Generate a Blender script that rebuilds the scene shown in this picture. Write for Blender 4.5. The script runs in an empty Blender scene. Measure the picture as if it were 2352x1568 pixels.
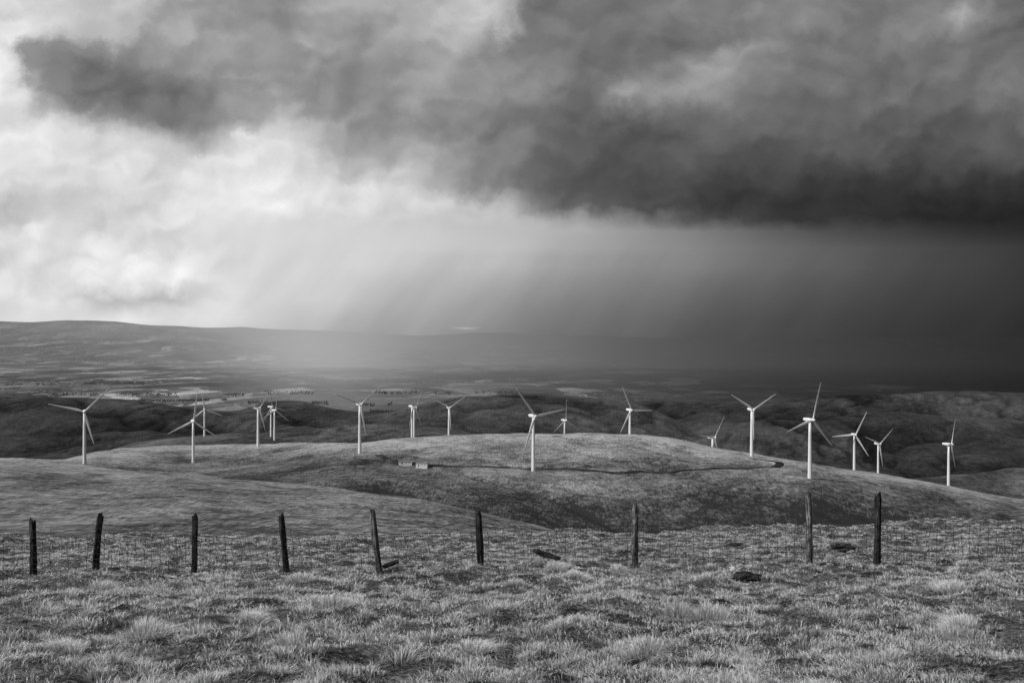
import bpy, math, numpy as np
from mathutils import Vector
rng=np.random.default_rng(7)
F=2287.0; CX=1176.0; HY=765.0
scene=bpy.context.scene
col=scene.collection
def link(o): col.objects.link(o); return o
# ---------------------------------------------------------------- noise
T=rng.random((256,256))
def vn(x,y):
    xi=np.floor(x).astype(np.int64); yi=np.floor(y).astype(np.int64)
    fx=x-xi; fy=y-yi; fx=fx*fx*(3-2*fx); fy=fy*fy*(3-2*fy)
    a=T[xi&255,yi&255];b=T[(xi+1)&255,yi&255];c=T[xi&255,(yi+1)&255];d=T[(xi+1)&255,(yi+1)&255]
    return (a*(1-fx)+b*fx)*(1-fy)+(c*(1-fx)+d*fx)*fy
def fbm(x,y,o=4,r=0.5):
    s=0;a=1;n=0
    for i in range(o):
        s=s+a*(vn(x*2**i+17.3*i,y*2**i+9.1*i)*2-1); n+=a; a*=r
    return s/n
# ---------------------------------------------------------------- near ground
def fgz(X,Y):
    X=np.asarray(X,float);Y=np.asarray(Y,float)
    Yc=np.maximum(Y,-5)
    z=-1.7-0.161*Y+0.00036*np.clip(X,-60,60)*Yc+.00022*np.maximum(X,0)*np.maximum(Y-24,0)
    over=np.maximum(Y-(40+5*fbm(X*0.09+1,X*0,3)+X*.06),0)
    z=z-0.012*over**2*1.0
    z=z+0.14*fbm(X*0.35,Y*0.35,3)+0.12*fbm(X*1.1+5,Y*1.1,2)+.13*fbm(X*2.6+5,Y*2.6,3)
    z=z+np.interp(Y,[26,38,50],[0,1,1])*.32*fbm(X*.45+31,Y*.2,3)
    return z
# ---------------------------------------------------------------- far terrain control lines
PX=np.arange(-2400,4800,4.0)
def curve(d,sig=5):
    xs=sorted(d); v=np.interp(PX,xs,[d[k] for k in xs])
    k=np.exp(-0.5*(np.arange(-4*sig,4*sig+1)/sig)**2); k/=k.sum()
    return np.convolve(np.pad(v,4*sig,mode='edge'),k,mode='valid')
def C(v): return {0:v,100:v}
B={0:1050,60:1052,200:1067,400:1080,600:1100,800:1120,1000:1150,1100:1168,1200:1195,1290:1224,1500:1262,2352:1285}
K2=curve(B)
K9={-300:900,0:905,100:908,200:915,330:925,450:940,520:947,560:943,600:926,650:918,700:923,760:937,850:947,900:945,950:932,1050:914,1100:906,1200:902,1300:905,1400:915,1480:932,1530:955,1590:986,1650:978,1750:962,1850:962,1950:950,2050:948,2200:956,2352:966}
K9c=curve(K9,4)
lines=[ # Y curve, py curve, tone (vegetation, with some light and shade painted in)
 (curve(C(54)),None,.42),
 (curve(C(150)),curve(C(1268)),.48),
 (curve({0:520,600:450,1200:350,1500:400}),K2,.76),
 (curve({0:800,1200:790,1500:830,2352:830}),curve({0:1080,200:1090,400:1103,600:1124,800:1147,1000:1180,1290:1234,1500:1236,2352:1240}),.05),  # dark crease behind the slope painted through the low tone
 (curve({0:1250,193:1165,443:1430,591:1480,826:1260,1000:1150,1225:1098,1500:1080,1860:1024,2180:1060,2352:1080}),
  curve({-300:1085,0:1078,193:1068,443:1063,591:1050,826:1037,1000:1062,1225:1080,1500:1086,1860:1097,2050:1124,2180:1142,2352:1166}),.46),
 (curve({0:1500,443:1680,591:1700,700:1560,826:1420,1100:1400,1300:1380,1447:1350,1600:1330,1726:1300,1860:1220,2000:1200,2352:1250}),
  curve({-300:1075,0:1066,150:1054,210:1036,330:1026,443:1021,600:1018,700:1018,830:1019,900:1012,1100:1003,1225:999,1350:997,1450:1000,1550:1011,1620:1028,1700:1043,1800:1057,1900:1073,2000:1090,2130:1108,2200:1122,2352:1150},4),.95),  # sunlit crest painted through high tone, besides its paler grass
 (curve(C(1820)),curve({-300:1100,0:1085,200:1062,330:1038,450:1027,600:1025,800:1024,946:1012,1031:1014,1130:1032,1300:1045,1700:1085,2000:1125,2352:1172}),.36),
 (curve(C(2200)),curve({-300:1080,0:1062,200:1048,330:1014,450:1002,640:988,800:976,950:973,1050:984,1130:1006,1300:1032,1600:1066,2000:1118,2090:1098,2180:1088,2352:1075,2700:1070}),.5),
 (curve(C(2600)),curve({-300:1070,0:1055,150:1054,450:1010,640:996,800:985,950:983,1050:996,1130:1014,1300:1030,1600:1066,2000:1105,2352:1100}),.36),
 (curve(C(3700)),K9c,.52),
 (curve(C(4300)),K9c+14,.4),
 (curve(C(5300)),curve({-300:935,0:940,400:965,600:955,900:956,1300:940,1400:930,1500:923,1600:927,1700:926,1800:915,1950:905,2100:900,2250:898,2352:900,2700:905}),.42),
 (curve(C(7000)),None,.3),(curve(C(9000)),None,.3),(curve(C(14000)),None,.3),
 (curve(C(20000)),curve({0:832,250:838,600:836,1200:834,2352:830}),.3),
 (curve(C(27000)),curve({-300:785,0:786,150:778,300:784,420:776,600:792,800:800,1200:804,2352:806}),.3),
 (curve(C(34000)),curve({-300:742,0:738,70:740,140:736,230:737,300:743,350:747,420:748,480:752,560:750,600:755,700:757,800:762,900:769,960:773,1040:768,1080:764,1180:764,1250:770,1500:776,2352:776},3),.3),
 (curve(C(40000)),curve(C(790)),.3),
]
flat={12:-550,13:-545,14:-540}
toneL=np.array([l[2] for l in lines])
def controls(u):
    px=CX+F*u
    Ys=[];Zs=[]
    for i,(yc,pc,t) in enumerate(lines):
        y=np.interp(px,PX,yc)
        if i==0: z=fgz(u*54,np.full_like(u,54.0))-0.25
        elif i in flat: z=np.full_like(u,flat[i])
        else: z=-(np.interp(px,PX,pc)-HY)/F*y
        Ys.append(y);Zs.append(z)
    return np.array(Ys),np.array(Zs)
def terr(u,Y):
    u=np.asarray(u,float).ravel();Y=np.asarray(Y,float).ravel()
    Yk,Zk=controls(u)
    K=len(lines)
    h=np.diff(Yk,axis=0);d=np.diff(Zk,axis=0)/h
    m=np.zeros_like(Zk)
    same=(d[:-1]*d[1:])>0
    w1=2*h[1:]+h[:-1];w2=h[1:]+2*h[:-1]
    with np.errstate(divide='ignore',invalid='ignore'):
        mm=(w1+w2)/(w1/d[:-1]+w2/d[1:])
    m[1:-1]=np.where(same,mm,0); m[0]=d[0];m[-1]=d[-1]
    k=np.clip((Y[None,:]>=Yk).sum(0)-1,0,K-2)
    ar=np.arange(len(u))
    hh=h[k,ar];t=(Y-Yk[k,ar])/hh
    z=(2*t**3-3*t**2+1)*Zk[k,ar]+(t**3-2*t**2+t)*hh*m[k,ar]+(-2*t**3+3*t**2)*Zk[k+1,ar]+(t**3-t**2)*hh*m[k+1,ar]
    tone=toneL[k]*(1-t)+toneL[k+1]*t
    X=u*Y
    z1=fbm(X/55,Y/55,5,.55); z2=fbm(X/420+3,Y/420+8,6,.47); z3=fbm(X/3200+5,Y/3200,7,.5)
    wx_=fbm(X/900,Y/900,2)*.9
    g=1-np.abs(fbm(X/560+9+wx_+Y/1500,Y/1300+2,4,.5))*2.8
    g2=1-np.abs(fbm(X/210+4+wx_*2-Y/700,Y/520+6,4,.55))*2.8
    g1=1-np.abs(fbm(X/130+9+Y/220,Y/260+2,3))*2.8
    a1=np.interp(Y,[54,200,600,1500,2600],[0,1.2,2.0,2.5,0])
    a2=np.interp(Y,[200,1000,1800,2500,3200,3700,4300,5500,7500],[0,1.3,4,10,18,9,18,12,1])
    a3=np.interp(Y,[9000,14000,20000,27000,34000],[0,5,110,280,60])
    ag=np.interp(Y,[2200,2700,3000,3500,3800,4600,5100,5400,6500],[0,30,58,50,12,58,50,12,0])
    ag2=np.interp(Y,[1500,2000,2600,3000,3500,3800,4600,5100,5400,6500],[0,5,14,26,22,6,26,22,6,0])
    ag1=np.interp(Y,[100,300,450,700,1000,1200,1350,1700],[0,2.5,1.5,5.5,4.5,3.0,1.2,0])
    z=z+a1*z1*1.3+a2*z2+a3*z3-ag*np.maximum(g,-.1)*0.6-ag1*np.maximum(g1,0)**2*1.3-ag2*np.maximum(g2,0)**1.5*.6
    tone=tone-.38*np.maximum(g,0)**3*(ag>5)-.30*np.maximum(g1,0)**3*(ag1>.5)-.22*np.maximum(g2,0)**3*(ag2>2)+.35*fbm(X/600+4,Y/800,4)*(Y>2300)+.22*fbm(X/160+4,Y/260,4)*(Y<2300)  # gully shade painted into the tone, plus random vegetation variation
    return z,tone
def tz(X,Y): 
    z,_=terr(np.array([X/Y]),np.array([Y])); return float(z[0])
def hit(px,py,y0=450,y1=6000):
    Y=np.arange(y0,y1,2.0); u=(px-CX)/F
    z,_=terr(np.full_like(Y,u),Y)
    s=-(py-HY)/F*Y
    i=np.argmax(z>=s)
    if not (z>=s).any(): i=int(np.argmin(s-z))
    return Vector((u*Y[i],Y[i],z[i]))
# ---------------------------------------------------------------- mesh helper
def grid_mesh(name,P,nr,nc,tone=None):
    me=bpy.data.meshes.new(name)
    idx=np.arange(nr*nc).reshape(nr,nc)
    f=np.stack([idx[:-1,:-1],idx[:-1,1:],idx[1:,1:],idx[1:,:-1]],-1).reshape(-1,4)
    me.vertices.add(nr*nc); me.vertices.foreach_set('co',P.astype(np.float32).ravel())
    me.loops.add(f.size); me.loops.foreach_set('vertex_index',f.ravel().astype(np.int32))
    me.polygons.add(len(f)); me.polygons.foreach_set('loop_start',np.arange(0,f.size,4,dtype=np.int32))
    me.polygons.foreach_set('loop_total',np.full(len(f),4,dtype=np.int32))
    me.update(calc_edges=True)
    me.polygons.foreach_set('use_smooth',np.ones(len(f),dtype=bool))
    if tone is not None:
        a=me.attributes.new('tone','FLOAT','POINT'); a.data.foreach_set('value',tone.astype(np.float32).ravel())
    return me
# ---------------------------------------------------------------- material helpers
def newmat(name):
    m=bpy.data.materials.new(name); m.use_nodes=True; nt=m.node_tree; nt.nodes.clear(); return m,nt
class N:
    def __init__(s,nt): s.nt=nt
    def n(s,t,**k):
        x=s.nt.nodes.new(t)
        for a,b in k.items(): setattr(x,a,b)
        return x
    def put(s,sock,v):
        if isinstance(v,bpy.types.NodeSocket): s.nt.links.new(v,sock)
        else: sock.default_value=v
    def m(s,op,a,b=0.0,c=0.0,clamp=False):
        x=s.n('ShaderNodeMath',operation=op,use_clamp=clamp); s.put(x.inputs[0],a); s.put(x.inputs[1],b); s.put(x.inputs[2],c); return x.outputs[0]
    def mr(s,v,a,b,c=0.0,d=1.0,t='LINEAR'):
        x=s.n('ShaderNodeMapRange',interpolation_type=t); x.clamp=True
        for i,q in enumerate((v,a,b,c,d)): s.put(x.inputs[i],q)
        return x.outputs[0]
    def mix(s,f,a,b):
        x=s.n('ShaderNodeMix',data_type='FLOAT'); s.put(x.inputs[0],f); s.put(x.inputs[2],a); s.put(x.inputs[3],b); return x.outputs[0]
    def comb(s,a,b,c=0.0):
        x=s.n('ShaderNodeCombineXYZ'); s.put(x.inputs[0],a); s.put(x.inputs[1],b); s.put(x.inputs[2],c); return x.outputs[0]
    def noise(s,vec,scale,detail=4,rough=.5,dist=0.0,**k):
        x=s.n('ShaderNodeTexNoise',**k); s.put(x.inputs['Vector'],vec); x.inputs['Scale'].default_value=scale
        x.inputs['Detail'].default_value=detail; x.inputs['Roughness'].default_value=rough; x.inputs['Distortion'].default_value=dist
        return x.outputs[0]
    def scale(s,vec,sc,loc=(0,0,0),rot=(0,0,0)):
        x=s.n('ShaderNodeMapping'); s.put(x.inputs[0],vec); x.inputs[1].default_value=loc; x.inputs[2].default_value=rot; x.inputs[3].default_value=sc; return x.outputs[0]
    def ramp(s,f,stops,interp='LINEAR'):
        x=s.n('ShaderNodeValToRGB'); r=x.color_ramp; r.interpolation=interp
        while len(r.elements)>1: r.elements.remove(r.elements[-1])
        r.elements[0].position=stops[0][0]; v=stops[0][1]; r.elements[0].color=(v,v,v,1)
        for p,v in stops[1:]:
            e=r.elements.new(p); e.color=(v,v,v,1)
        s.put(x.inputs[0],f)
        y=s.n('ShaderNodeRGBToBW'); s.nt.links.new(x.outputs[0],y.inputs[0]); return y.outputs[0]
    def bsdf(s,colr,rough=.9,spec=.1,bump=None,bstr=.5,bdist=1.0):
        x=s.n('ShaderNodeBsdfPrincipled'); s.put(x.inputs['Base Color'],colr); x.inputs['Roughness'].default_value=rough
        x.inputs['Specular IOR Level'].default_value=spec
        if bump is not None:
            b=s.n('ShaderNodeBump'); b.inputs['Strength'].default_value=bstr; b.inputs['Distance'].default_value=bdist
            s.put(b.inputs['Height'],bump); s.nt.links.new(b.outputs[0],x.inputs['Normal'])
        return x.outputs[0]
    def out(s,sh,vol=False):
        o=s.n('ShaderNodeOutputMaterial'); s.nt.links.new(sh,o.inputs[0])
def xr(px): return (px+300)/2952.0
def R(d): return [(xr(k),v) for k,v in sorted(d.items())]
# moorland
def moor(name,S,lo=.012,hi=.26,bd=1.0,contrast=1.0,gain=0.0,st=1.1,fs=1.0,fw=2.6,dk=.34):
    m,nt=newmat(name); g=N(nt)
    pos=g.n('ShaderNodeNewGeometry').outputs[0]
    at=g.n('ShaderNodeAttribute',attribute_name='tone').outputs['Fac']
    p=g.scale(pos,(1,1,1),rot=(0,0,.35))
    big=g.noise(g.scale(p,(1,.45,1)),1/(70*S),5,.6,.3)
    mid=g.noise(g.scale(p,(.8,.5,1)),1/(9*S),6,.75,.2)
    fine=g.noise(g.scale(pos,(1,.22,1)),1/(2.6*S*fs),3,.8)
    streak=g.noise(g.scale(p,(.22,1,.5),rot=(0,0,.6)),1/(9*S),5,.75,.8)
    v=g.m('ADD',at,gain)
    for a,w in ((big,1.5),(mid,1.7),(fine,fw),(streak,st)):
        v=g.m('ADD',v,g.m('MULTIPLY',g.m('SUBTRACT',a,.5),w*contrast))
    dark=g.mr(g.noise(g.scale(p,(.5,.5,1)),1/(22*S),7,.78,.2),.55,.62,1.0,dk)
    v=g.m('MULTIPLY',v,dark)
    c=g.ramp(v,[(0,lo),(.3,lo+(hi-lo)*.2),(.6,lo+(hi-lo)*.5),(1,hi)])
    h=g.m('ADD',g.m('MULTIPLY',mid,1.0),g.m('MULTIPLY',fine,.5))
    g.out(g.bsdf(c,.95,.05,h,1.0,bd)); return m
# far land: haze painted on as emission, by distance and bearing
def farland(name):
    m,nt=newmat(name); g=N(nt)
    pos=g.n('ShaderNodeNewGeometry').outputs[0]
    sp=g.n('ShaderNodeSeparateXYZ'); nt.links.new(pos,sp.inputs[0]); X,Y,Z=sp.outputs
    u=g.m('DIVIDE',X,g.m('MAXIMUM',Y,100.0)); px=g.m('MULTIPLY_ADD',u,F,CX); r=g.m('MULTIPLY_ADD',px,1/2952.0,300/2952.0)
    wp=g.n('ShaderNodeVectorMath',operation='ADD'); nt.links.new(pos,wp.inputs[0])
    nz=g.n('ShaderNodeTexNoise'); nz.inputs['Scale'].default_value=1/1500; nz.inputs['Detail'].default_value=5; nt.links.new(pos,nz.inputs['Vector'])
    ml=g.n('ShaderNodeVectorMath',operation='SCALE'); nt.links.new(nz.outputs[1],ml.inputs[0]); ml.inputs['Scale'].default_value=1100; nt.links.new(ml.outputs[0],wp.inputs[1])
    vor=g.n('ShaderNodeTexVoronoi'); vor.inputs['Scale'].default_value=1/300; nt.links.new(g.scale(wp.outputs[0],(1,.45,0)),vor.inputs['Vector'])
    b=g.n('ShaderNodeRGBToBW'); nt.links.new(vor.outputs['Color'],b.inputs[0])
    big=g.noise(g.scale(pos,(.6,1,0)),1/2300,5,.6,.6)
    c=g.ramp(g.m('ADD',g.m('MULTIPLY',b.outputs[0],.45),g.m('MULTIPLY',big,.55)),[(.25,.03),(.45,.08),(.58,.2),(.7,.42),(.8,.6)])
    wood=g.mr(g.noise(g.scale(pos,(.6,.45,0)),1/800,8,.7,.3),.49,.54,1.0,.15)
    c=g.m('MULTIPLY',c,wood)
    moorc=g.mr(g.noise(g.scale(pos,(1,.6,1)),1/1300,8,.7),.35,.65,.04,.34)
    hillm=g.mr(Z,-300,80)
    c=g.mix(hillm,c,moorc)
    pale=g.m('MULTIPLY',g.mr(Y,8400,9400,1.0,0.0),g.mr(px,250,750,1.0,0.0))
    c=g.m('MINIMUM',g.m('MULTIPLY',c,g.m('MULTIPLY_ADD',pale,1.3,1.0)),.6)
    vs=g.mr(g.noise(g.scale(pos,(1,.35,0)),1/45,2,.5),.62,.67)
    vm=g.mr(g.noise(g.scale(pos,(.6,.6,0),loc=(3,1,0)),1/1800,3,.5),.54,.6)
    c=g.m('ADD',c,g.m('MULTIPLY',g.m('MULTIPLY',vs,vm),.6))
    bh=g.noise(pos,1/900,7,.65)
    surf=g.bsdf(c,.95,.05,bh,1.0,380)
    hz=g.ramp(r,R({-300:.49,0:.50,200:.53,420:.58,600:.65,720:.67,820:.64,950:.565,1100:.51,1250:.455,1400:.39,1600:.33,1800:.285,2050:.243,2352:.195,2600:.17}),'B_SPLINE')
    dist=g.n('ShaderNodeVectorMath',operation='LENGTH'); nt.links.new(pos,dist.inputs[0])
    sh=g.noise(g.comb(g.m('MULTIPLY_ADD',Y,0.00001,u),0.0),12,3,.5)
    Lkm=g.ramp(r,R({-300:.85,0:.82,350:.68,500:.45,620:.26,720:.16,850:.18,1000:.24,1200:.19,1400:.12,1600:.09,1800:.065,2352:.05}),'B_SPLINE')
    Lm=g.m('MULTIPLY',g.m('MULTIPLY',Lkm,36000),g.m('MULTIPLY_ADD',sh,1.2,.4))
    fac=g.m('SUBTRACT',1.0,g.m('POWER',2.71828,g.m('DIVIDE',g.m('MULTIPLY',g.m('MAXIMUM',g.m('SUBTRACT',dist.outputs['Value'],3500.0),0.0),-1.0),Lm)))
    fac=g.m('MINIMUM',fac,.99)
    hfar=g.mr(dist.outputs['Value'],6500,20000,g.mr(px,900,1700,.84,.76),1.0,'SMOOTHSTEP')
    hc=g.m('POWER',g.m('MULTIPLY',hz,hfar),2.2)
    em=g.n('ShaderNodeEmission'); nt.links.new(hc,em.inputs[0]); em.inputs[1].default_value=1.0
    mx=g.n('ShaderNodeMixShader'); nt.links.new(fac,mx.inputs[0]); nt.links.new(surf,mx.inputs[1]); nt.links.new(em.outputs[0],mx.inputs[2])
    g.out(mx.outputs[0]); return m
M_B=moor('pale_moor_grass',.55,.025,.38,bd=1.2,contrast=.85,st=1.6,fw=2.1)
M_C=moor('moor_grass',.9,.03,.42,bd=1.8,contrast=.78,st=1.2,fw=2.0,dk=.5)
M_D=moor('heather',1.6,.02,.24,bd=5,contrast=.75,st=.8,fw=1.8)
M_E=moor('heather_cloud_shade',2.4,.012,.165,bd=8,contrast=.55,st=.8,fw=1.6,dk=.5)  # low base colour carries cloud shadow as well as heather
M_F=farland('fields_painted_haze')
U=np.linspace(-1.05,1.05,1500)
def section(name,k0,k1,ns,mat,label,shared=None):
    Yk,_=controls(U)
    rows=[]
    for j,k in enumerate(range(k0,k1)):
        n=ns[j]
        s=np.arange(n)/n
        for t in s: rows.append(Yk[k]*(1-t)+Yk[k+1]*t)
    rows.append(Yk[k1])
    Yg=np.array(rows); Ug=np.broadcast_to(U,Yg.shape)
    z,t=terr(Ug,Yg)
    P=np.stack([(Ug*Yg).ravel(),Yg.ravel(),z],-1)
    me=grid_mesh(name,P,Yg.shape[0],len(U),t); me.materials.append(mat)
    o=link(bpy.data.objects.new(name,me)); o['kind']='structure'; o['label']=label; o['category']='hill' if 'hill' in name or 'mount' in name else 'ground'
    return o
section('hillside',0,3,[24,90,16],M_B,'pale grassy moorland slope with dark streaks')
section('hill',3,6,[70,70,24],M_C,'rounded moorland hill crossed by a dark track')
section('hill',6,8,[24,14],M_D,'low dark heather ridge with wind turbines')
section('hill',8,12,[140,24,70,30],M_E,'dark heather hills, cloud shadow in their colour, cut by gullies')
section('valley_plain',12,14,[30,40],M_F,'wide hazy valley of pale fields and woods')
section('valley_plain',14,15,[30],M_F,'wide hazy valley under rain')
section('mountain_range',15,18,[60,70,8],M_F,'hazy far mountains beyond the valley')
# ---------------------------------------------------------------- near ground sheet
xs=np.arange(-66,66.1,.2); ys=np.arange(-25,57.1,.2)
XX,YY=np.meshgrid(xs,ys)
me=grid_mesh('ground',np.stack([XX.ravel(),YY.ravel(),fgz(XX,YY).ravel()],-1),len(ys),len(xs))
gm,nt=newmat('peaty_ground'); g=N(nt); pos=g.n('ShaderNodeNewGeometry').outputs[0]
n1=g.noise(pos,.9,6,.65,.5); n2=g.noise(g.scale(pos,(1,1.6,1)),16,6,.8,.5)
c=g.ramp(g.m('ADD',g.m('MULTIPLY',n1,.3),g.m('MULTIPLY',n2,.7)),[(.42,.02),(.5,.12),(.58,.42)])
g.out(g.bsdf(c,.95,.05,n2,1.0,.12)); me.materials.append(gm)
o=link(bpy.data.objects.new('ground',me)); o['kind']='structure'; o['label']='rough tussocky hillside ground'; o['category']='ground'
# ---------------------------------------------------------------- grass
def patch(X,Y):
    return np.clip(.82+.5*fbm(X*.3+3,Y*.35+7,3)+1.6*fbm(X*2.8,Y*3.0,3,.65),0,1)
def P2(px,py):
    u=(px-CX)/F
    Ys=np.arange(6,48,.05); z=fgz(u*Ys,Ys); s=(py-HY)/F
    i=np.argmax(z>=-s*Ys) if (z>=-s*Ys).any() else len(Ys)-1
    return u*Ys[i],Ys[i]
Xa=[];Ya=[];La=[];dxa=[];dya=[];sa=[];wa=[]
def flow(X,Y):
    a=6.0*fbm(X*1.2+2,Y*1.2+9,3)
    return np.cos(a),np.sin(a)*.9
n=660000
Y=6.5+46*rng.random(n)**1.7; X=rng.uniform(-1,1,n)*(.56*Y+2.0)
p=patch(X,Y); keep=rng.random(n)<.3+.7*p; X,Y,p=X[keep],Y[keep],p[keep]; n=len(X)
fx,fy=flow(X,Y); an=rng.uniform(0,2*np.pi,n)
Xa.append(X);Ya.append(Y);La.append((.025+.042*rng.random(n))*(.5+.7*p))
dxa.append(np.cos(an)*1.0+fx*.6);dya.append(np.sin(an)*1.0+fy*.6);sa.append((.30+.85*rng.random(n))*(.10+1.05*p**1.2));wa.append(np.full(n,1.0))
def emit(X,Y,size,tn,per,lo=.7,spread=1.0,up=1.0):
    m=len(X); n=m*per
    cx=np.repeat(X,per);cy=np.repeat(Y,per);sz=np.repeat(size,per);t=np.repeat(tn,per)
    a=rng.uniform(0,2*np.pi,n); r=np.sqrt(rng.random(n))
    Xa.append(cx+np.cos(a)*r*sz*spread);Ya.append(cy+np.sin(a)*r*sz*spread);La.append(sz*(lo+.7*rng.random(n)))
    fx,fy=flow(cx,cy)
    dxa.append(np.cos(a)*r*1.3+fx*up+rng.normal(0,.4,n));dya.append(np.sin(a)*r*1.3+fy*up+rng.normal(0,.4,n))
    sa.append(t*(.3+.95*rng.random(n)));wa.append(np.full(n,.8))
m=29000
Y=6.5+46*rng.random(m)**1.5; X=rng.uniform(-1,1,m)*(.56*Y+2.0)
p=patch(X,Y); keep=rng.random(m)<.03+.97*p; X,Y,p=X[keep],Y[keep],p[keep]; m=len(X)
emit(X,Y,.045+.070*rng.random(m)**2.2,(.55+.65*rng.random(m))*(.25+.9*p),22,.75,.85,.5)
m=1100
Y=8+40*rng.random(m)**1.3; X=rng.uniform(-1,1,m)*(.56*Y+2.0)
emit(X,Y,rng.uniform(.08,.14,m),rng.uniform(.75,1.25,m),110,.7,1.0,.5)
big=[(580,1430),(670,1488),(690,1338),(340,1462),(1480,1510),(1420,1315),(1640,1430),(2210,1440),(150,1500),(1560,1420),(1090,1500),(2180,1360),(760,1400),(1330,1330),(230,1360),(1280,1310)]
bx,by=zip(*[P2(*q) for q in big]); bx=np.array(bx);by=np.array(by)
emit(bx,by,rng.uniform(.13,.20,len(bx)),rng.uniform(1.1,1.25,len(bx)),700,.7,1.1,.6)
cat=np.concatenate
X,Y,L,dx,dy,s,w=[cat(q) for q in (Xa,Ya,La,dxa,dya,sa,wa)]
n=len(X)
z0=fgz(X,Y)-.012
wd=np.clip(.0017+.00026*Y,.003,.016)*w*(.7+.6*rng.random(n))
painted_hollows=[P2(a_,b_)+(c_,d_) for a_,b_,c_,d_ in ((1720,1332,.32,.25),(1960,1352,.35,.2),(1690,1252,.4,.6),(1945,1256,.4,.6),(1495,1226,.4,.9),(1450,1440,.2,.2),(2270,1545,.8,.25),(1040,1480,.4,.10),(2120,1212,.5,1),(1210,1250,.3,.6),(1262,1246,.4,.7),(650,1550,.35,.12),(820,1530,.2,.1),(1290,1555,.4,.1),(2000,1540,.4,.12))]
for _ in range(240):
    hy=8.5+30*rng.random()**1.4; painted_hollows.append((rng.uniform(-.55,.55)*hy,hy,rng.uniform(.05,.16)*(1+hy/30),rng.uniform(.04,.10)*(1+hy/25)))
wob=.9*fbm(X*4,Y*4,2)
for hx,hy,rx,ry in painted_hollows:
    k=np.flatnonzero((np.abs(X-hx)<rx*1.6)&(np.abs(Y-hy)<ry*1.6))
    d=((X[k]-hx)/rx)**2+((Y[k]-hy)/ry)**2+wob[k]
    k=k[d<1]; s[k]*=.13; L[k]*=.55  # hollow shade painted onto blades, also shortened; ground is not lowered
a=rng.uniform(0,np.pi,n); wx=np.cos(a)*wd; wy=np.sin(a)*wd*.3
co=np.zeros((n,5,3),np.float32)
lx=dx*L*.75; ly=dy*L*.75; hz=L/np.sqrt(1+1.0*(dx**2+dy**2))
co[:,0]=np.stack([X-wx,Y-wy,z0],-1); co[:,1]=np.stack([X+wx,Y+wy,z0],-1)
mx=X+lx*.35;my=Y+ly*.35;mz=z0+hz*.8
co[:,2]=np.stack([mx+wx*.8,my+wy*.8,mz],-1); co[:,3]=np.stack([mx-wx*.8,my-wy*.8,mz],-1)
co[:,4]=np.stack([X+lx,Y+ly,z0+hz],-1)
base=(np.arange(n)*5)[:,None]
lp=np.concatenate([base+np.array([[0,1,2,3]]),base+np.array([[3,2,4]])],1).astype(np.int32).ravel()
me=bpy.data.meshes.new('grass'); me.vertices.add(n*5); me.vertices.foreach_set('co',co.ravel())
me.loops.add(len(lp)); me.loops.foreach_set('vertex_index',lp)
ls=(np.arange(n)*7)[:,None]+np.array([[0,4]]); me.polygons.add(2*n); me.polygons.foreach_set('loop_start',ls.ravel().astype(np.int32))
me.polygons.foreach_set('loop_total',np.tile([4,3],n).astype(np.int32)); me.update(calc_edges=True)
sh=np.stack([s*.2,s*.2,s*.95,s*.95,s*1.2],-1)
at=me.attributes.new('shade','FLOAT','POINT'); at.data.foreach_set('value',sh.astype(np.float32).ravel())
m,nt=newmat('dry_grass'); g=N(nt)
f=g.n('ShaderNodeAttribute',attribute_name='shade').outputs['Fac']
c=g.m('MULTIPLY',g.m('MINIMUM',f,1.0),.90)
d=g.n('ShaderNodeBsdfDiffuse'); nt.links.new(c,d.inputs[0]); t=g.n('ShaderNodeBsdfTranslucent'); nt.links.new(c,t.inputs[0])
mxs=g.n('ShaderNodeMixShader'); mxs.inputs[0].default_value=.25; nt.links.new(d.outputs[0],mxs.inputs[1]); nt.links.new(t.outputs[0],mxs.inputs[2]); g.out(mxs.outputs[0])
me.materials.append(m)
o=link(bpy.data.objects.new('grass',me)); o['kind']='stuff'; o['label']='pale windblown tussock grass on the slope'; o['category']='grass'
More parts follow.
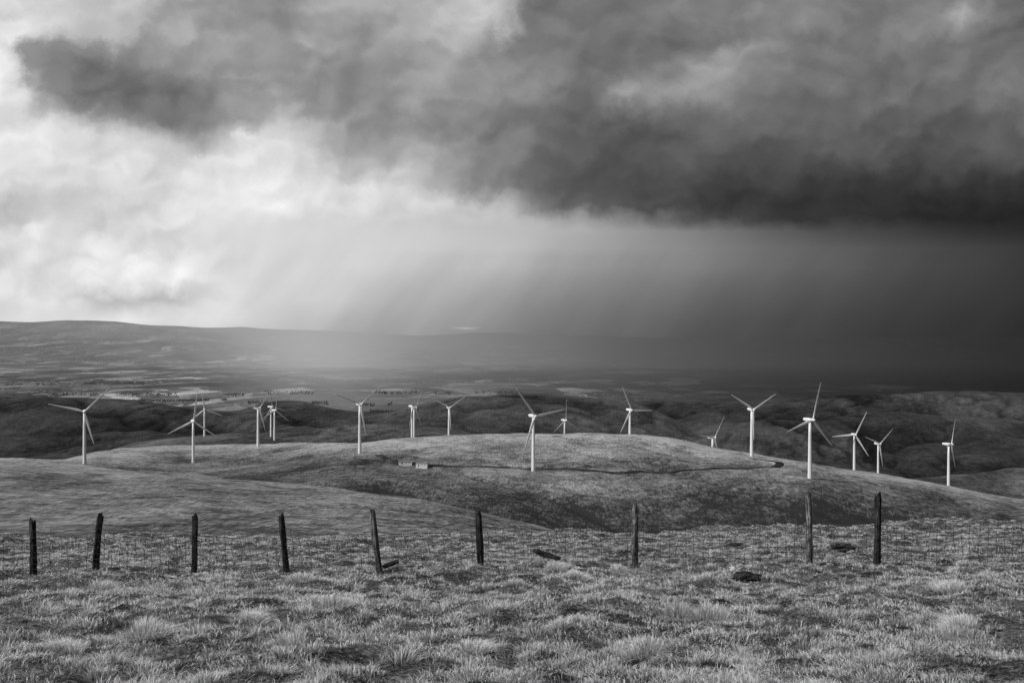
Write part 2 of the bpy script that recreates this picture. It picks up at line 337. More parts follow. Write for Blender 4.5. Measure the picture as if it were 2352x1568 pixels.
# ---------------------------------------------------------------- fence
def mesh_from(name,verts,faces,mat,smooth=False):
    me=bpy.data.meshes.new(name); me.from_pydata(verts,[],faces); me.update()
    if smooth: me.polygons.foreach_set('use_smooth',np.ones(len(me.polygons),dtype=bool))
    me.materials.append(mat); return me
def woodmat(name,lo,hi):
    m,nt=newmat(name); g=N(nt); p=g.n('ShaderNodeTexCoord').outputs['Object']
    a=g.noise(g.scale(p,(1,1,.06)),55,4,.7); b=g.noise(g.scale(p,(1,1,.5)),9,4,.6)
    c=g.ramp(g.m('ADD',g.m('MULTIPLY',a,.6),g.m('MULTIPLY',b,.4)),[(.42,lo),(.52,(lo+hi)/3),(.60,hi)])
    g.out(g.bsdf(c,.9,.1,a,1.0,.02)); return m
W1=woodmat('weathered_wood',.008,.085); W2=woodmat('lichened_wood',.014,.34)
def post_mesh(name,h,r,seed,mat):
    rg=np.random.default_rng(seed); ns=14; rings=16; V=[];Fc=[]
    ax=rg.uniform(.9,1.1); bend=rg.normal(0,.015,2); ph0=rg.uniform(0,6.28)
    prof=[ (1+.12*math.cos(4*2*math.pi*i/ns+ph0))*(1+rg.normal(0,.07)) for i in range(ns)]
    for j in range(rings):
        t=j/(rings-1); zz=-.3+(h+.3)*t
        for i in range(ns):
            an=2*math.pi*i/ns
            rr=r*prof[i]*(1+.06*math.sin(9*t+seed)+rg.normal(0,.04))*(1-.06*t)
            z=zz
            if j==rings-1: z+=rg.uniform(-.09,.03)+.05*math.cos(an-seed); rr*=.84
            V.append((rr*math.cos(an)*ax+bend[0]*math.sin(3*t),rr*math.sin(an)+bend[1]*math.sin(3*t),z))
    for j in range(rings-1):
        for i in range(ns):
            Fc.append((j*ns+i,j*ns+(i+1)%ns,(j+1)*ns+(i+1)%ns,(j+1)*ns+i))
    V.append((0,0,h-.10)); c=len(V)-1
    for i in range(ns): Fc.append(((rings-1)*ns+i,(rings-1)*ns+(i+1)%ns,c))
    return mesh_from(name,V,Fc,mat)
FY=22.5
fence=link(bpy.data.objects.new('fence',None)); fence['label']='old wooden post and wire stock fence across rough grass'; fence['category']='fence'
pd=[(-160,1305,1180,-165,0),(75,1305,1190,75,0),(219,1300,1180,229,0),(443,1310,1180,446,0),(657,1313,1178,645,0),(874,1311,1168,854,1),(1104,1298,1170,1098,0),(1459,1289,1158,1460,1),(1860,1273,1137,1859,1),(2015,1279,1132,2017,0),(2420,1275,1130,2420,0)]
fence.location=((75-CX)/F*FY,FY,float(fgz((75-CX)/F*FY,FY)))
bpy.context.view_layer.update()
posts=[]
for i,(bx,by,ty,tx,lich) in enumerate(pd):
    Yp=FY+[0,.4,.3,0,-.2,-.3,.2,.1,.2,-.4,-.2][i]
    X0=(bx-CX)/F*Yp; gz=float(fgz(X0,Yp)); top=-(ty-HY)/F*Yp; h=top-gz
    me=post_mesh('post',h,.070,i+3,W2 if lich else W1)
    o=link(bpy.data.objects.new('post',me)); tilt=((tx-bx)/F*Yp)/max(h,.1)
    o.parent=fence; o.location=Vector((X0,Yp,gz))-fence.location; o.rotation_euler=(0.03*math.sin(i*2.1),math.atan(tilt),0)
    if lich: o['label']='lichen-pale split weathered post'
    posts.append((X0,Yp,gz,h,tilt))
V=[];Fc=[]
def tube(pts,r):
    b=len(V)
    for i,p in enumerate(pts):
        p=Vector(p); d=(Vector(pts[min(i+1,len(pts)-1)])-Vector(pts[max(i-1,0)])).normalized()
        a=d.cross(Vector((0,1,0))); a=a.normalized() if a.length>.01 else Vector((1,0,0)); c=d.cross(a)
        for k in range(3):
            an=k*2.094; V.append(tuple(p+a*r*math.cos(an)+c*r*math.sin(an)))
    for i in range(len(pts)-1):
        for k in range(3): Fc.append((b+i*3+k,b+i*3+(k+1)%3,b+i*3+3+(k+1)%3,b+i*3+3+k))
def wp(f,j,hh):
    a=posts[j];c=posts[j+1]; X0=a[0]*(1-f)+c[0]*f; Yy=a[1]*(1-f)+c[1]*f
    tl=a[4]*(1-f)+c[4]*f; gz=a[2]*(1-f)+c[2]*f; sag=.09*4*f*(1-f)*(.3+hh)
    return (X0+tl*hh+.014*math.sin(f*31+hh*9+j),Yy-.085,gz+hh-sag+.018*math.sin(f*13+j*2+hh*5)+.007*math.sin(f*47+hh*23))
hs=[.06,.17,.28,.40,.53,.67,.82,.98]
for j in range(len(posts)-1):
    for hh in hs: tube([wp(f,j,hh) for f in np.linspace(0,1,26)],.0054 if hh<.95 else .0070)
    tube([wp(f,j,1.13) for f in np.linspace(0,1,14)],.0062)
    span=posts[j+1][0]-posts[j][0]; k=max(2,int(span/.19))
    for q in range(1,k):
        f=(q+rng.normal(0,.07))/k; w_=rng.normal(0,.016,4)
        pts=[wp(min(max(f+w_[r_]/span,0),1),j,hv) for r_,hv in enumerate((.03,.35,.68,.985+abs(rng.normal(0,.025))))]
        tube(pts,.0045)
    for q in np.arange(.1,span,.13):
        f=q/span; p=wp(f,j,1.13); tube([(p[0]-.012,p[1],p[2]-.016),(p[0]+.012,p[1],p[2]+.018)],.003)
wm,nt=newmat('rusty_wire'); g=N(nt); g.out(g.bsdf(g.m('MULTIPLY',g.noise(g.n('ShaderNodeNewGeometry').outputs[0],9,3),.05),.7,.1))
me=mesh_from('wire_netting',[tuple(Vector(v)-fence.location) for v in V],Fc,wm)
o=link(bpy.data.objects.new('wire_netting',me)); o.parent=fence
def plank(px,py,length,rotz,roty,label,th=1.0,up=.11):
    x,y=P2(px,py); rg=np.random.default_rng(int(px)); V=[];Fc=[]
    n=9
    for i in range(n):
        t=i/(n-1); hw=.06*(1+rg.normal(0,.1))*(1 if 0<i<n-1 else .6); hh=.036*th*(1+rg.normal(0,.15))*(1 if 0<i<n-1 else .6)
        for a,b in ((-1,-1),(1,-1),(1,1),(-1,1)): V.append(((t-.5)*length+rg.normal(0,.008),a*hw,b*hh))
    for i in range(n-1):
        for k in range(4): Fc.append((i*4+k,i*4+(k+1)%4,i*4+4+(k+1)%4,i*4+4+k))
    Fc+= [(3,2,1,0),tuple(n*4-4+k for k in range(4))]
    o=link(bpy.data.objects.new('broken_post',mesh_from('broken_post',V,Fc,W1)))
    o.location=(x,y,float(fgz(x,y))+up); o.rotation_euler=(.2,roty,rotz)
    o['label']=label; o['category']='wooden post'; o['group']='broken fence timbers'
plank(1256,1292,.62,-.1,.30,'broken dark fence timber lying in the grass',1.0,.16)
plank(897,1310,.38,.1,-.34,'broken post stub leaning against a fence post',.8,.12)
# rocks
rm,nt=newmat('rock'); g=N(nt); p=g.n('ShaderNodeNewGeometry').outputs[0]; nn=g.noise(p,12,6,.7)
g.out(g.bsdf(g.ramp(nn,[(.35,.2),(.65,.6)]),.9,.1,nn,1,.05))
rd,nt=newmat('dark_peat'); g=N(nt); p=g.n('ShaderNodeNewGeometry').outputs[0]; nn=g.noise(p,18,6,.75)
g.out(g.bsdf(g.ramp(nn,[(.4,.010),(.6,.08)]),.95,.05,nn,1,.05))
def rock(px,py,r,label,mat=rm,name='rock',cat_='rock',sx=1.0,k_=.45):
    import bmesh
    x,y=P2(px,py); bm=bmesh.new(); bmesh.ops.create_icosphere(bm,subdivisions=4,radius=r)
    for v in bm.verts:
        k=1+.7*float(fbm(np.array([v.co.x/r*1.6+x]),np.array([v.co.y/r*1.6+v.co.z/r*2]),4)[0]); v.co*=k; v.co.z*=.7; v.co.x*=sx
    me=bpy.data.meshes.new(name); bm.to_mesh(me); bm.free(); me.materials.append(mat)
    o=link(bpy.data.objects.new(name,me)); o.location=(x,y,float(fgz(x,y))+r*k_); o['label']=label; o['category']=cat_
rock(1690,1322,.11,'small pale stone half buried in tussock grass',k_=.6)
rock(1720,1336,.16,'dark peat clod in a hollow of the grass',rd,'peat_clod','peat clod',1.5,.4)
rock(1940,1264,.17,'dark peat clod in a hollow of the grass',rd,'peat_clod','peat clod',1.5,.35)
# ---------------------------------------------------------------- wind turbines
wt,nt=newmat('white_turbine_paint'); g=N(nt); p=g.n('ShaderNodeTexCoord').outputs['Object']
nn=g.noise(g.scale(p,(1,1,.1)),.6,4,.6)
g.out(g.bsdf(g.mr(nn,.3,.7,.68,.80),.45,.3))
def lathe(name,prof,ns,mat,axis='z'):
    V=[];Fc=[]
    for (r,z) in prof:
        for i in range(ns):
            a=2*math.pi*i/ns
            V.append((r*math.cos(a),r*math.sin(a),z) if axis=='z' else (r*math.cos(a),z,r*math.sin(a)))
    for j in range(len(prof)-1):
        for i in range(ns): 
            q=(j*ns+i,j*ns+(i+1)%ns,(j+1)*ns+(i+1)%ns,(j+1)*ns+i); Fc.append(q)
    Fc.append(tuple(range(ns))[::-1]); Fc.append(tuple((len(prof)-1)*ns+i for i in range(ns)))
    return mesh_from(name,V,Fc,mat,True)
towerM=lathe('tower',[(2.25,-2),(2.2,0),(2.0,15),(1.8,30),(1.55,45),(1.25,58.2)],28,wt)
hubM=lathe('rotor_hub',[(1.45,1.2),(1.7,.6),(1.7,-.8),(1.45,-1.8),(.9,-2.5),(.2,-2.8)],20,wt,'y')
V=[];Fc=[];secs=[(-2.6,1.35,1.4,0),(-2.2,1.6,1.65,0),(0,1.85,1.9,.05),(4,1.9,1.9,.1),(7,1.7,1.55,.25),(8.4,1.2,1.05,.45),(8.7,.6,.5,.5)]
ns=20
for (y,a,b,zo) in secs:
    for i in range(ns):
        an=2*math.pi*i/ns; cx_,sz=math.cos(an),math.sin(an); e=.55
        V.append((a*math.copysign(abs(cx_)**e,cx_),y,zo+b*math.copysign(abs(sz)**e,sz)))
for j in range(len(secs)-1):
    for i in range(ns): Fc.append((j*ns+i,j*ns+(i+1)%ns,(j+1)*ns+(i+1)%ns,(j+1)*ns+i))
Fc.append(tuple(range(ns))[::-1]); Fc.append(tuple((len(secs)-1)*ns+i for i in range(ns)))
nacM=mesh_from('nacelle',V,Fc,wt,True)
V=[];Fc=[];BL=40.0; ns=12
bs=[(1.2,.9,.9,0),(3,.9,.85,.1),(6,1.35,.55,.25),(9,1.6,.42,.25),(14,1.4,.34,.2),(20,1.15,.27,.14),(27,.9,.2,.1),(33,.68,.14,.06),(38,.42,.09,.03),(40,.12,.04,.02)]
for (z,a,b,tw) in bs:
    for i in range(ns):
        an=2*math.pi*i/ns; x=a*math.cos(an)+.25*a*(z>4); y=b*math.sin(an)
        V.append((x*math.cos(tw)-y*math.sin(tw),x*math.sin(tw)+y*math.cos(tw)-.9*(z/40)**2,z))
for j in range(len(bs)-1):
    for i in range(ns): Fc.append((j*ns+i,j*ns+(i+1)%ns,(j+1)*ns+(i+1)%ns,(j+1)*ns+i))
Fc.append(tuple(range(ns))[::-1]); Fc.append(tuple((len(bs)-1)*ns+i for i in range(ns)))
bladeM=mesh_from('blade',V,Fc,wt,True)
TB=[
 (193,198,945,1163,[(122,926),(262,883),(225,1032)]),
 (443,445,967,1430,[(452,905),(390,996),(498,1004)]),
 (469,469,940,2120,[(462,898),(515,957)]),
 (592,594,937,1640,[(608,902),(570,928),(598,985)]),
 (622,624,934,2040,[(627,893),(608,972)]),
 (630,630,942,1960,[(658,969),(634,905)]),
 (826,829,928,1262,[(776,905),(884,886),(842,1003)]),
 (946,948,933,1790,[(924,905),(988,925),(942,985)]),
 (951,951,937,1880,[(950,895),(957,990)]),
 (1031,1032,936,1790,[(989,915),(1070,910),(1033,985)]),
 (1225,1228,955,1098,[(1190,887),(1303,944),(1210,1035)]),
 (1297,1297,965,1880,[(1299,922),(1272,982),(1330,985)]),
 (1447,1447,941,1500,[(1432,891),(1504,946),(1430,985)]),
 (1637,1637,1005,1480,[(1670,958),(1612,1003)]),
 (1727,1730,940,1282,[(1684,908),(1784,907),(1737,1000)]),
 (1861,1865,964,1024,[(1887,874),(1815,984),(1918,1028)]),
 (1963,1967,998,1540,[(1991,943),(1916,1001),(2000,1051)]),
 (2018,2020,1019,1740,[(2042,977),(1980,998),(2014,1066)]),
 (2180,2187,1020,1415,[(2190,963),(2197,1078)])]
def fit(h,Y,tips,az):
    best=(1e9,0,0); R0=40*F/Y
    for ph in range(4,62,3):
        c=math.cos(math.radians(ph)+az)
        for th in range(0,120,3):
            bl=[(math.sin(math.radians(th+k*120))*c*R0,math.cos(math.radians(th+k*120))*R0) for k in range(3)]
            e=sum(min((t[0]-h[0]-b[0])**2+(h[1]-t[1]-b[1])**2 for b in bl) for t in tips)+ .03*(ph-32)**2*R0/60
            if e<best[0]: best=(e,ph,th)
    return best[1],best[2]
for i,(tx,hx,hy,Yt,tips) in enumerate(TB):
    X0=(tx-CX)/F*Yt; hz_=-(hy-HY)/F*Yt; gz=tz(X0,Yt); gz=min(gz,hz_-46)
    az=math.atan2(X0,Yt); ph,th=fit((hx,hy),Yt,tips,az)
    e=link(bpy.data.objects.new('wind_turbine',None)); e.location=(X0,Yt,gz); e.rotation_euler=(0,0,math.radians(ph)); e.empty_display_size=10
    onm='standing on a pale grassy hilltop' if Yt<1350 else ('standing on a low heather ridge' if tx<1100 else 'rising from behind the moorland hill')
    e['label']='white three-bladed wind turbine '+onm; e['category']='wind turbine'; e['group']='wind turbines on the moor'
    H=hz_-gz
    t=link(bpy.data.objects.new('tower',towerM)); t.parent=e; t.scale=(1,1,H/60)
    nc=link(bpy.data.objects.new('nacelle',nacM)); nc.parent=e; nc.location=(0,0,H)
    hb=link(bpy.data.objects.new('rotor_hub',hubM)); hb.parent=e; hb.location=(0,-4.0,H)
    for k in range(3):
        b=link(bpy.data.objects.new('blade',bladeM)); b.parent=hb; b.rotation_euler=(0,math.radians(th+k*120),0)
# ---------------------------------------------------------------- track
tm,nt=newmat('dark_gravel_track'); g=N(nt); nn=g.noise(g.n('ShaderNodeNewGeometry').outputs[0],.05,6,.75); g.out(g.bsdf(g.ramp(nn,[(.4,.012),(.52,.03),(.66,.09)]),.95,.05))
tv,nt=newmat('pale_gravel_verge'); g=N(nt); nn=g.noise(g.n('ShaderNodeNewGeometry').outputs[0],.06,6,.75); g.out(g.bsdf(g.ramp(nn,[(.4,.15),(.6,.5)]),.95,.05))
def smooth(pts,n=12):
    P=[Vector(p) for p in pts]; out=[]
    for i in range(len(P)-1):
        p0=P[max(i-1,0)];p1=P[i];p2=P[i+1];p3=P[min(i+2,len(P)-1)]
        for q in range(n):
            t=q/n; out.append(.5*((2*p1)+(p2-p0)*t+(2*p0-5*p1+4*p2-p3)*t*t+(3*p1-p0-3*p2+p3)*t**3))
    out.append(P[-1])
    for _ in range(60):
        out=[out[0]]+[(out[i-1]+out[i]*2+out[i+1])/4 for i in range(1,len(out)-1)]+[out[-1]]
    return out
def track(name,pix,w,label):
    P=smooth([(h.x,h.y,0) for h in (hit(*q,y0=860,y1=1700) for q in pix)],20)
    V=[];Fc=[]; ks=(-1,-.55,0,.55,1,1.7)
    for i,p in enumerate(P):
        d=(P[min(i+1,len(P)-1)]-P[max(i-1,0)]).normalized(); nrm=Vector((-d.y,d.x,0))
        for k in ks:
            q=p+nrm*k*w/2; V.append((q.x,q.y,tz(q.x,q.y)+(-.6 if k==-1 or k==1.7 else .8)))
    n_=len(ks)
    for i in range(len(P)-1):
        for k in range(n_-1): Fc.append((i*n_+k,i*n_+k+1,i*n_+n_+1+k,i*n_+n_+k))
    me=mesh_from(name,V,Fc,tm,True); me.materials.append(tv)
    for i_,pl in enumerate(me.polygons):
        if i_%(n_-1)==n_-2: pl.material_index=1
    o=link(bpy.data.objects.new(name,me)); o['kind']='structure'; o['label']=label; o['category']='track'
track('track',[(868,1046),(885,1054),(920,1062),(960,1068),(1100,1073),(1230,1078),(1380,1084),(1480,1085),(1600,1080),(1700,1077),(1760,1073),(1795,1068),(1775,1060),(1720,1054)],11,'dark unpaved access track curving over the hill')
# ---------------------------------------------------------------- cabins
cw,nt=newmat('pale_render'); g=N(nt); g.out(g.bsdf(g.mr(g.noise(g.n('ShaderNodeNewGeometry').outputs[0],1.5,4),.3,.7,.6,.8),.8,.2))
cr,nt=newmat('slate_roof'); g=N(nt); g.out(g.bsdf(g.mr(g.noise(g.n('ShaderNodeNewGeometry').outputs[0],2,4),.3,.7,.12,.2),.8,.2))
cd,nt=newmat('dark_door'); g=N(nt); g.out(g.bsdf(g.mr(g.noise(g.n('ShaderNodeNewGeometry').outputs[0],2,2),.3,.7,.02,.05),.6,.2))
def cabin(px,py,l,d,h,label,rz):
    q=hit(px,py,860,1700)
    e=link(bpy.data.objects.new('cabin',None)); e.location=q+Vector((0,-6,1.4)); e.rotation_euler=(0,0,rz); e['label']=label; e['category']='building'
    def box(nm,x0,x1,y0,y1,z0,z1,mat):
        Vv=[(x,y,z) for z in (z0,z1) for y in (y0,y1) for x in (x0,x1)]
        o=link(bpy.data.objects.new(nm,mesh_from(nm,Vv,[(0,2,3,1),(4,5,7,6),(0,1,5,4),(2,6,7,3),(0,4,6,2),(1,3,7,5)],mat))); o.parent=e; return o
    box('wall',-l/2,l/2,-d/2,d/2,-4,h,cw)
    r=h+1.2; o_=.3
    Vv=[(-l/2-o_,-d/2-o_,h+.01),(l/2+o_,-d/2-o_,h+.01),(l/2+o_,d/2+o_,h+.01),(-l/2-o_,d/2+o_,h+.01),(-l/2-o_,0,r),(l/2+o_,0,r)]
    o=link(bpy.data.objects.new('roof',mesh_from('roof',Vv,[(0,1,5,4),(2,3,4,5),(0,4,3),(1,2,5),(3,2,1,0)],cr))); o.parent=e
    box('door',-l*.25-.6,-l*.25+.6,-d/2-.05,-d/2-.01,-.1,2.1,cd)
    for k in (.05,.3): box('window',l*k-.6,l*k+.6,-d/2-.05,-d/2-.01,1,2.0,cd)
cabin(932,1067,15,5,2.4,'long low site building with pale walls beside the track',.15)
cabin(970,1072,13,5,3.0,'small pale walled substation hut beside the track',-.1)
q=hit(815,1090,700,1700); V=[];Fc=[]; Hm=26
for a in range(3):
    x=.5*math.cos(a*2.094);y=.5*math.sin(a*2.094); tube([(x,y,-1),(x*.5,y*.5,Hm)],.12)
for k in range(13):
    z=k*2.0
    for a in range(3):
        f0=1-.5*z/Hm; f1=1-.5*(z+2)/Hm; a1=a*2.094;a2=(a+1)*2.094
        tube([(.5*f0*math.cos(a1),.5*f0*math.sin(a1),z),(.5*f1*math.cos(a2),.5*f1*math.sin(a2),z+2)],.06)
o=link(bpy.data.objects.new('lattice_mast',mesh_from('lattice_mast',V,Fc,wm))); o.location=q; o['label']='thin dark lattice weather mast on the moor'; o['category']='mast'
# ---------------------------------------------------------------- far woodland
V=[];Fc=[]
for (x0,x1,Yw,dens,th) in [(850,1500,6900,900,60),(560,900,7600,500,150),(0,560,8700,500,200),(300,520,7900,300,60),(1250,1720,7100,700,90),(0,350,10500,400,200),(600,1200,9000,500,200)]:
    n_=dens; px_=rng.uniform(x0,x1,n_); yy=Yw+rng.uniform(-1,1,n_)*th+300*vn(px_/60,px_*0+Yw)
    keep=vn(px_/35.,px_*0+Yw/100.)>.38; px_,yy=px_[keep],yy[keep]
    uu=(px_-CX)/F; zz,_=terr(uu,yy)
    for u_,Yq,zq in zip(uu,yy,zz):
        h=rng.uniform(8,16); r=h*rng.uniform(.25,.4); b=len(V); X0=u_*Yq
        for lv,(rr,hh) in enumerate(((.4,.0),(1,.25),(.75,.5),(.35,.8))):
            for k in range(5):
                a=k*1.2566+lv*.4; V.append((X0+r*rr*math.cos(a)*rng.uniform(.7,1.2),Yq+r*rr*math.sin(a),zq-1+h*hh))
        V.append((X0,Yq,zq-1+h))
        for lv in range(3):
            for k in range(5): Fc.append((b+lv*5+k,b+lv*5+(k+1)%5,b+lv*5+5+(k+1)%5,b+lv*5+5+k))
        for k in range(5): Fc.append((b+15+k,b+15+(k+1)%5,b+20))
fm,nt=newmat('dark_foliage'); g=N(nt); g.out(g.bsdf(g.mr(g.noise(g.n('ShaderNodeNewGeometry').outputs[0],.05,3),.3,.7,.03,.09),.95,.05))
o=link(bpy.data.objects.new('woodland',mesh_from('woodland',V,Fc,fm))); o['kind']='stuff'; o['label']='dark conifer woods on the valley floor'; o['category']='trees'
# ---------------------------------------------------------------- sky
w=bpy.data.worlds.new('World'); scene.world=w; w.use_nodes=True; nt=w.node_tree; nt.nodes.clear(); g=N(nt)
w.cycles.sampling_method='MANUAL'; w.cycles.sample_map_resolution=256
SE,SR=math.radians(40),math.radians(244)
dirv=g.n('ShaderNodeTexCoord').outputs['Generated']
sp=g.n('ShaderNodeSeparateXYZ'); nt.links.new(dirv,sp.inputs[0]); X,Y,Z=sp.outputs
Yc=g.m('MAXIMUM',Y,.25); u=g.m('DIVIDE',X,Yc); v=g.m('DIVIDE',Z,Yc)
def vy(py): return (HY-py)/F
cloudm=g.mr(v,vy(550),vy(470),.0,1.0,'SMOOTHSTEP')
leftm=g.mr(u,(650-CX)/F,(380-CX)/F,0,1.0,'SMOOTHSTEP')
act=g.m('MAXIMUM',cloudm,leftm)
act=g.m('MULTIPLY',act,g.mr(v,vy(740),vy(690)))
actw=g.m('MULTIPLY_ADD',act,.9,.1)
cv=g.comb(u,v,.0)
def nvec(vec,sc,det,seed,rough=.5):
    x=g.n('ShaderNodeTexNoise'); nt.links.new(g.scale(vec,(1,1,1),loc=(seed,seed*.7,seed*.3)),x.inputs['Vector']); x.inputs['Scale'].default_value=sc; x.inputs['Detail'].default_value=det; x.inputs['Roughness'].default_value=rough
    s_=g.n('ShaderNodeSeparateXYZ'); nt.links.new(x.outputs[1],s_.inputs[0]); return s_.outputs
a=nvec(cv,9,1,2.1); b=nvec(cv,30,6,5.3,.6)
def warp(base,ax,bx,A,Bm):
    t=g.m('ADD',g.m('MULTIPLY',g.m('SUBTRACT',ax,.5),A),g.m('MULTIPLY',g.m('SUBTRACT',bx,.5),Bm))
    return g.m('MULTIPLY_ADD',t,actw,base)
uw=warp(u,a[0],b[0],.062,.042); vw=warp(v,a[1],b[1],.030,.040)
r=g.m('MULTIPLY_ADD',uw,F/2952.0,(CX+300)/2952.0)
rows=[(-60,{0:.78,200:.76,400:.64,600:.54,800:.62,1000:.73,1100:.76,1180:.62,1250:.48,1500:.44,1700:.49,1850:.54,2100:.47,2352:.40}),
 (40,{0:.84,150:.77,300:.73,420:.65,560:.55,700:.55,820:.64,1000:.74,1120:.77,1165:.66,1200:.50,1400:.44,1600:.47,1800:.52,2000:.47,2160:.52,2190:.60,2240:.49,2352:.42}),
 (88,{0:.90,60:.83,120:.73,200:.74,300:.68,400:.65,600:.57,800:.60,1000:.69,1110:.67,1150:.47,1400:.43,1600:.45,1800:.47,2000:.45,2160:.52,2190:.58,2230:.47,2352:.44}),
 (115,{0:.90,35:.80,55:.58,100:.54,180:.57,240:.64,300:.55,400:.60,600:.58,800:.60,1000:.66,1100:.64,1140:.49,1400:.43,1560:.46,1640:.56,1800:.49,2000:.44,2180:.48,2352:.44}),
 (160,{0:.90,35:.76,55:.51,150:.47,300:.47,400:.52,520:.56,600:.59,800:.58,1000:.61,1200:.50,1400:.42,1520:.47,1600:.60,1660:.56,1800:.47,2000:.44,2200:.44,2352:.45}),
 (215,{0:.90,45:.80,80:.55,150:.45,300:.42,400:.44,500:.49,580:.61,700:.59,850:.55,1000:.58,1200:.51,1350:.44,1420:.56,1500:.60,1600:.54,1800:.45,2000:.43,2200:.43,2352:.46}),
 (275,{0:.92,100:.87,180:.73,260:.56,400:.47,480:.48,540:.56,600:.69,680:.68,800:.57,1000:.52,1200:.46,1400:.39,1600:.41,1800:.42,2000:.38,2200:.37,2352:.41}),
 (320,{0:.92,200:.88,330:.74,440:.59,500:.74,580:.85,680:.79,760:.63,900:.57,1000:.53,1150:.48,1300:.42,1450:.36,1700:.38,2000:.35,2352:.34}),
 (365,{0:.88,200:.87,330:.84,380:.85,540:.88,700:.81,800:.68,860:.65,930:.68,1000:.58,1060:.52,1150:.47,1300:.39,1450:.34,1700:.34,2000:.31,2352:.29}),
 (425,{0:.85,200:.88,400:.89,700:.87,850:.79,1000:.67,1120:.54,1200:.46,1300:.38,1400:.33,1600:.28,1800:.255,2000:.235,2352:.205}),
 (470,{0:.79,150:.84,400:.88,700:.87,900:.82,1050:.77,1150:.68,1220:.57,1300:.44,1400:.34,1600:.255,1800:.22,2000:.20,2352:.17}),
 (503,{0:.82,150:.80,400:.85,700:.86,900:.82,1100:.76,1250:.69,1350:.59,1440:.48,1540:.37,1680:.27,1800:.225,2000:.195,2200:.175,2352:.155}),
 (530,{0:.85,200:.81,400:.84,600:.85,800:.83,1000:.79,1200:.73,1320:.67,1450:.59,1600:.49,1750:.39,1900:.31,2050:.265,2200:.215,2352:.18}),
 (570,{0:.80,200:.85,400:.84,600:.85,800:.82,1000:.78,1200:.72,1320:.66,1450:.59,1600:.51,1800:.41,2000:.335,2200:.28,2352:.235}),
 (590,{0:.80,130:.80,220:.84,300:.92,360:.83,420:.86,490:.84,600:.85,800:.81,1000:.75,1200:.69,1400:.59,1600:.50,1800:.41,2000:.335,2200:.28,2352:.235}),
 (612,{0:.82,130:.80,200:.91,260:.87,300:.94,360:.84,420:.93,480:.85,600:.85,800:.80,1000:.74,1200:.68,1400:.58,1600:.49,1800:.405,2000:.335,2200:.28,2352:.23}),
 (650,{0:.87,60:.90,100:.79,200:.89,300:.84,400:.92,480:.86,540:.84,700:.81,800:.76,1000:.70,1200:.62,1400:.53,1600:.44,1800:.37,2000:.31,2352:.225}),
 (690,{0:.82,120:.88,200:.76,420:.77,500:.84,700:.79,800:.74,1000:.66,1200:.57,1400:.48,1600:.40,1800:.34,2000:.285,2352:.215}),
 (735,{0:.85,200:.89,400:.87,550:.84,700:.73,800:.68,1000:.62,1100:.58,1200:.52,1400:.43,1600:.36,1800:.305,2000:.26,2352:.20}),
 (785,{0:.82,400:.8,550:.76,700:.68,800:.64,1000:.58,1200:.47,1400:.39,1600:.33,1800:.285,2000:.245,2352:.195})]
val=None
for i,(py,d) in enumerate(rows):
    rv=g.ramp(r,R(d),'LINEAR')
    if val is None: val=rv
    else:
        f_=g.mr(vw,vy(rows[i-1][0]),vy(py),0,1,'LINEAR'); val=g.mix(f_,val,rv)
# cloud billows lit from the upper left: puffy cellular heights plus soft noise
wuv=g.comb(g.m('ADD',uw,g.m('MULTIPLY',g.m('SUBTRACT',b[2],.5),.03)),vw,0.0)
def puff(sc,off,det):
    x=g.n('ShaderNodeTexVoronoi',feature='SMOOTH_F1',voronoi_dimensions='2D'); nt.links.new(g.scale(wuv,(1,1.35,1),loc=(3.1+off[0],1.7+off[1],0)),x.inputs['Vector'])
    x.inputs['Scale'].default_value=sc; x.inputs['Smoothness'].default_value=.6; x.inputs['Detail'].default_value=det; x.inputs['Roughness'].default_value=.5; x.normalize=True
    return g.m('SUBTRACT',1.0,x.outputs['Distance'])
P1=puff(12,(0,0),2.0); P1b=puff(12,(.008,-.013),2.0)
def cn(sc,off,det,loc,ro=.46): return g.noise(g.scale(cv,(1,1,1),loc=(loc+off[0],loc*.6+off[1],0)),sc,det,ro,.0)
A1=cn(8,(0,0),3,1.0); A2=cn(8,(.018,-.025),3,1.0)
rel=g.m('ADD',g.m('MULTIPLY',g.m('SUBTRACT',A1,A2),.45),g.m('MULTIPLY',g.m('SUBTRACT',P1,P1b),.58))
det=g.m('ADD',rel,g.m('ADD',g.m('MULTIPLY',g.m('SUBTRACT',A1,.5),.12),g.m('MULTIPLY',g.m('SUBTRACT',P1,.7),.10)))
bright=g.mr(val,.6,.9,1.0,.6)
val=g.m('MULTIPLY',val,g.m('ADD',1.0,g.m('MULTIPLY',g.m('MULTIPLY',det,bright),g.m('MULTIPLY_ADD',act,.97,.03))))
rn=g.noise(g.comb(g.m('MULTIPLY_ADD',v,-.7,u),g.m('MULTIPLY',v,.4)),12,3,.5)
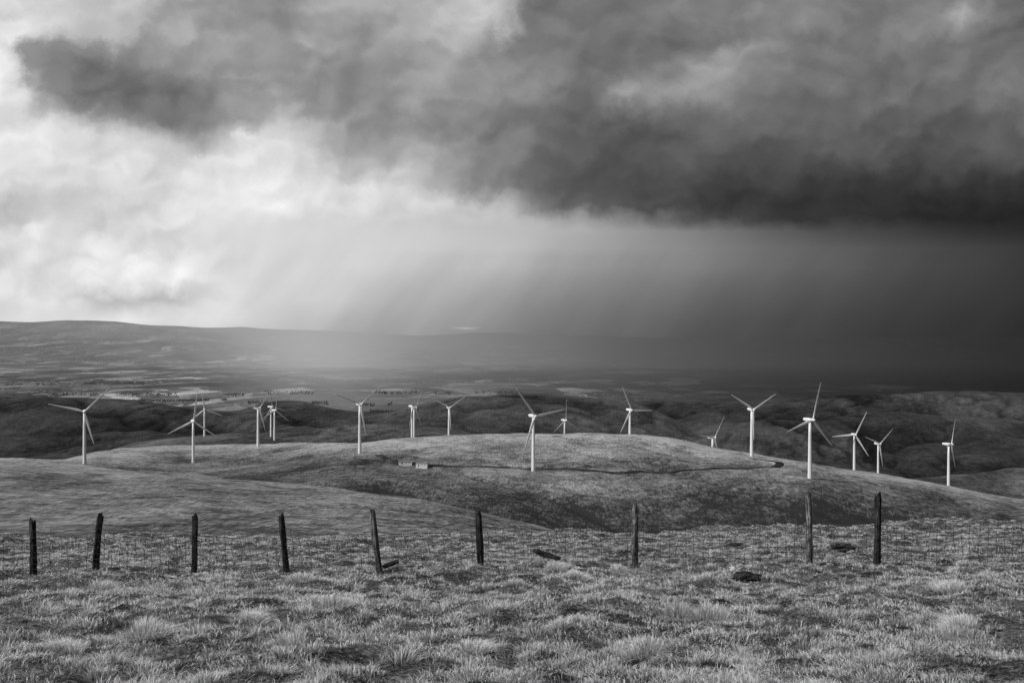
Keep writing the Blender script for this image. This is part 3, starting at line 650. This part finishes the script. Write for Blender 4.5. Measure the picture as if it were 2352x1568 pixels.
rainm=g.m('MULTIPLY',g.m('SUBTRACT',1.0,act),g.mr(v,vy(530),vy(600)))
val=g.m('MULTIPLY',val,g.m('MULTIPLY_ADD',g.m('MULTIPLY',g.m('SUBTRACT',rn,.5),rainm),.28,1.0))
gu=g.m('DIVIDE',g.m('SUBTRACT',u,(1070-CX)/F),.011); gv=g.m('DIVIDE',g.m('SUBTRACT',vw,vy(753)),.0010)
gp=g.m('POWER',2.71828,g.m('MULTIPLY',g.m('ADD',g.m('MULTIPLY',gu,gu),g.m('MULTIPLY',gv,gv)),-1.0))
val=g.m('ADD',val,g.m('MULTIPLY',gp,.11))
val=g.m('POWER',g.m('MINIMUM',g.m('MAXIMUM',val,.04),.985),2.2)
sky=g.n('ShaderNodeTexSky',sky_type='NISHITA'); sky.sun_disc=False; sky.sun_elevation=SE; sky.sun_rotation=SR
bw=g.n('ShaderNodeRGBToBW'); nt.links.new(sky.outputs[0],bw.inputs[0])
back=g.m('MINIMUM',g.m('MULTIPLY',bw.outputs[0],.08),.8)
fb=g.mr(Y,.3,-.2)
fin=g.mix(fb,val,back)
bg=g.n('ShaderNodeBackground'); nt.links.new(fin,bg.inputs[0]); bg.inputs[1].default_value=1.0
o=g.n('ShaderNodeOutputWorld'); nt.links.new(bg.outputs[0],o.inputs[0])
sl=bpy.data.lights.new('sun','SUN'); sl.energy=3.2; sl.angle=math.radians(1.5); sl.color=(1,1,1)
so=link(bpy.data.objects.new('sun',sl))
sd=Vector((math.sin(SR)*math.cos(SE),math.cos(SR)*math.cos(SE),math.sin(SE)))
so.rotation_euler=sd.to_track_quat('Z','Y').to_euler()
# ---------------------------------------------------------------- camera
cam=bpy.data.cameras.new('camera'); cam.lens=35; cam.sensor_width=36; cam.clip_start=.1; cam.clip_end=120000
co_=link(bpy.data.objects.new('camera',cam)); co_.location=(0,0,0); co_.rotation_euler=(math.radians(90-.476),0,0)
scene.camera=co_
scene.view_settings.view_transform='Standard'; scene.view_settings.look='None'; scene.view_settings.exposure=0
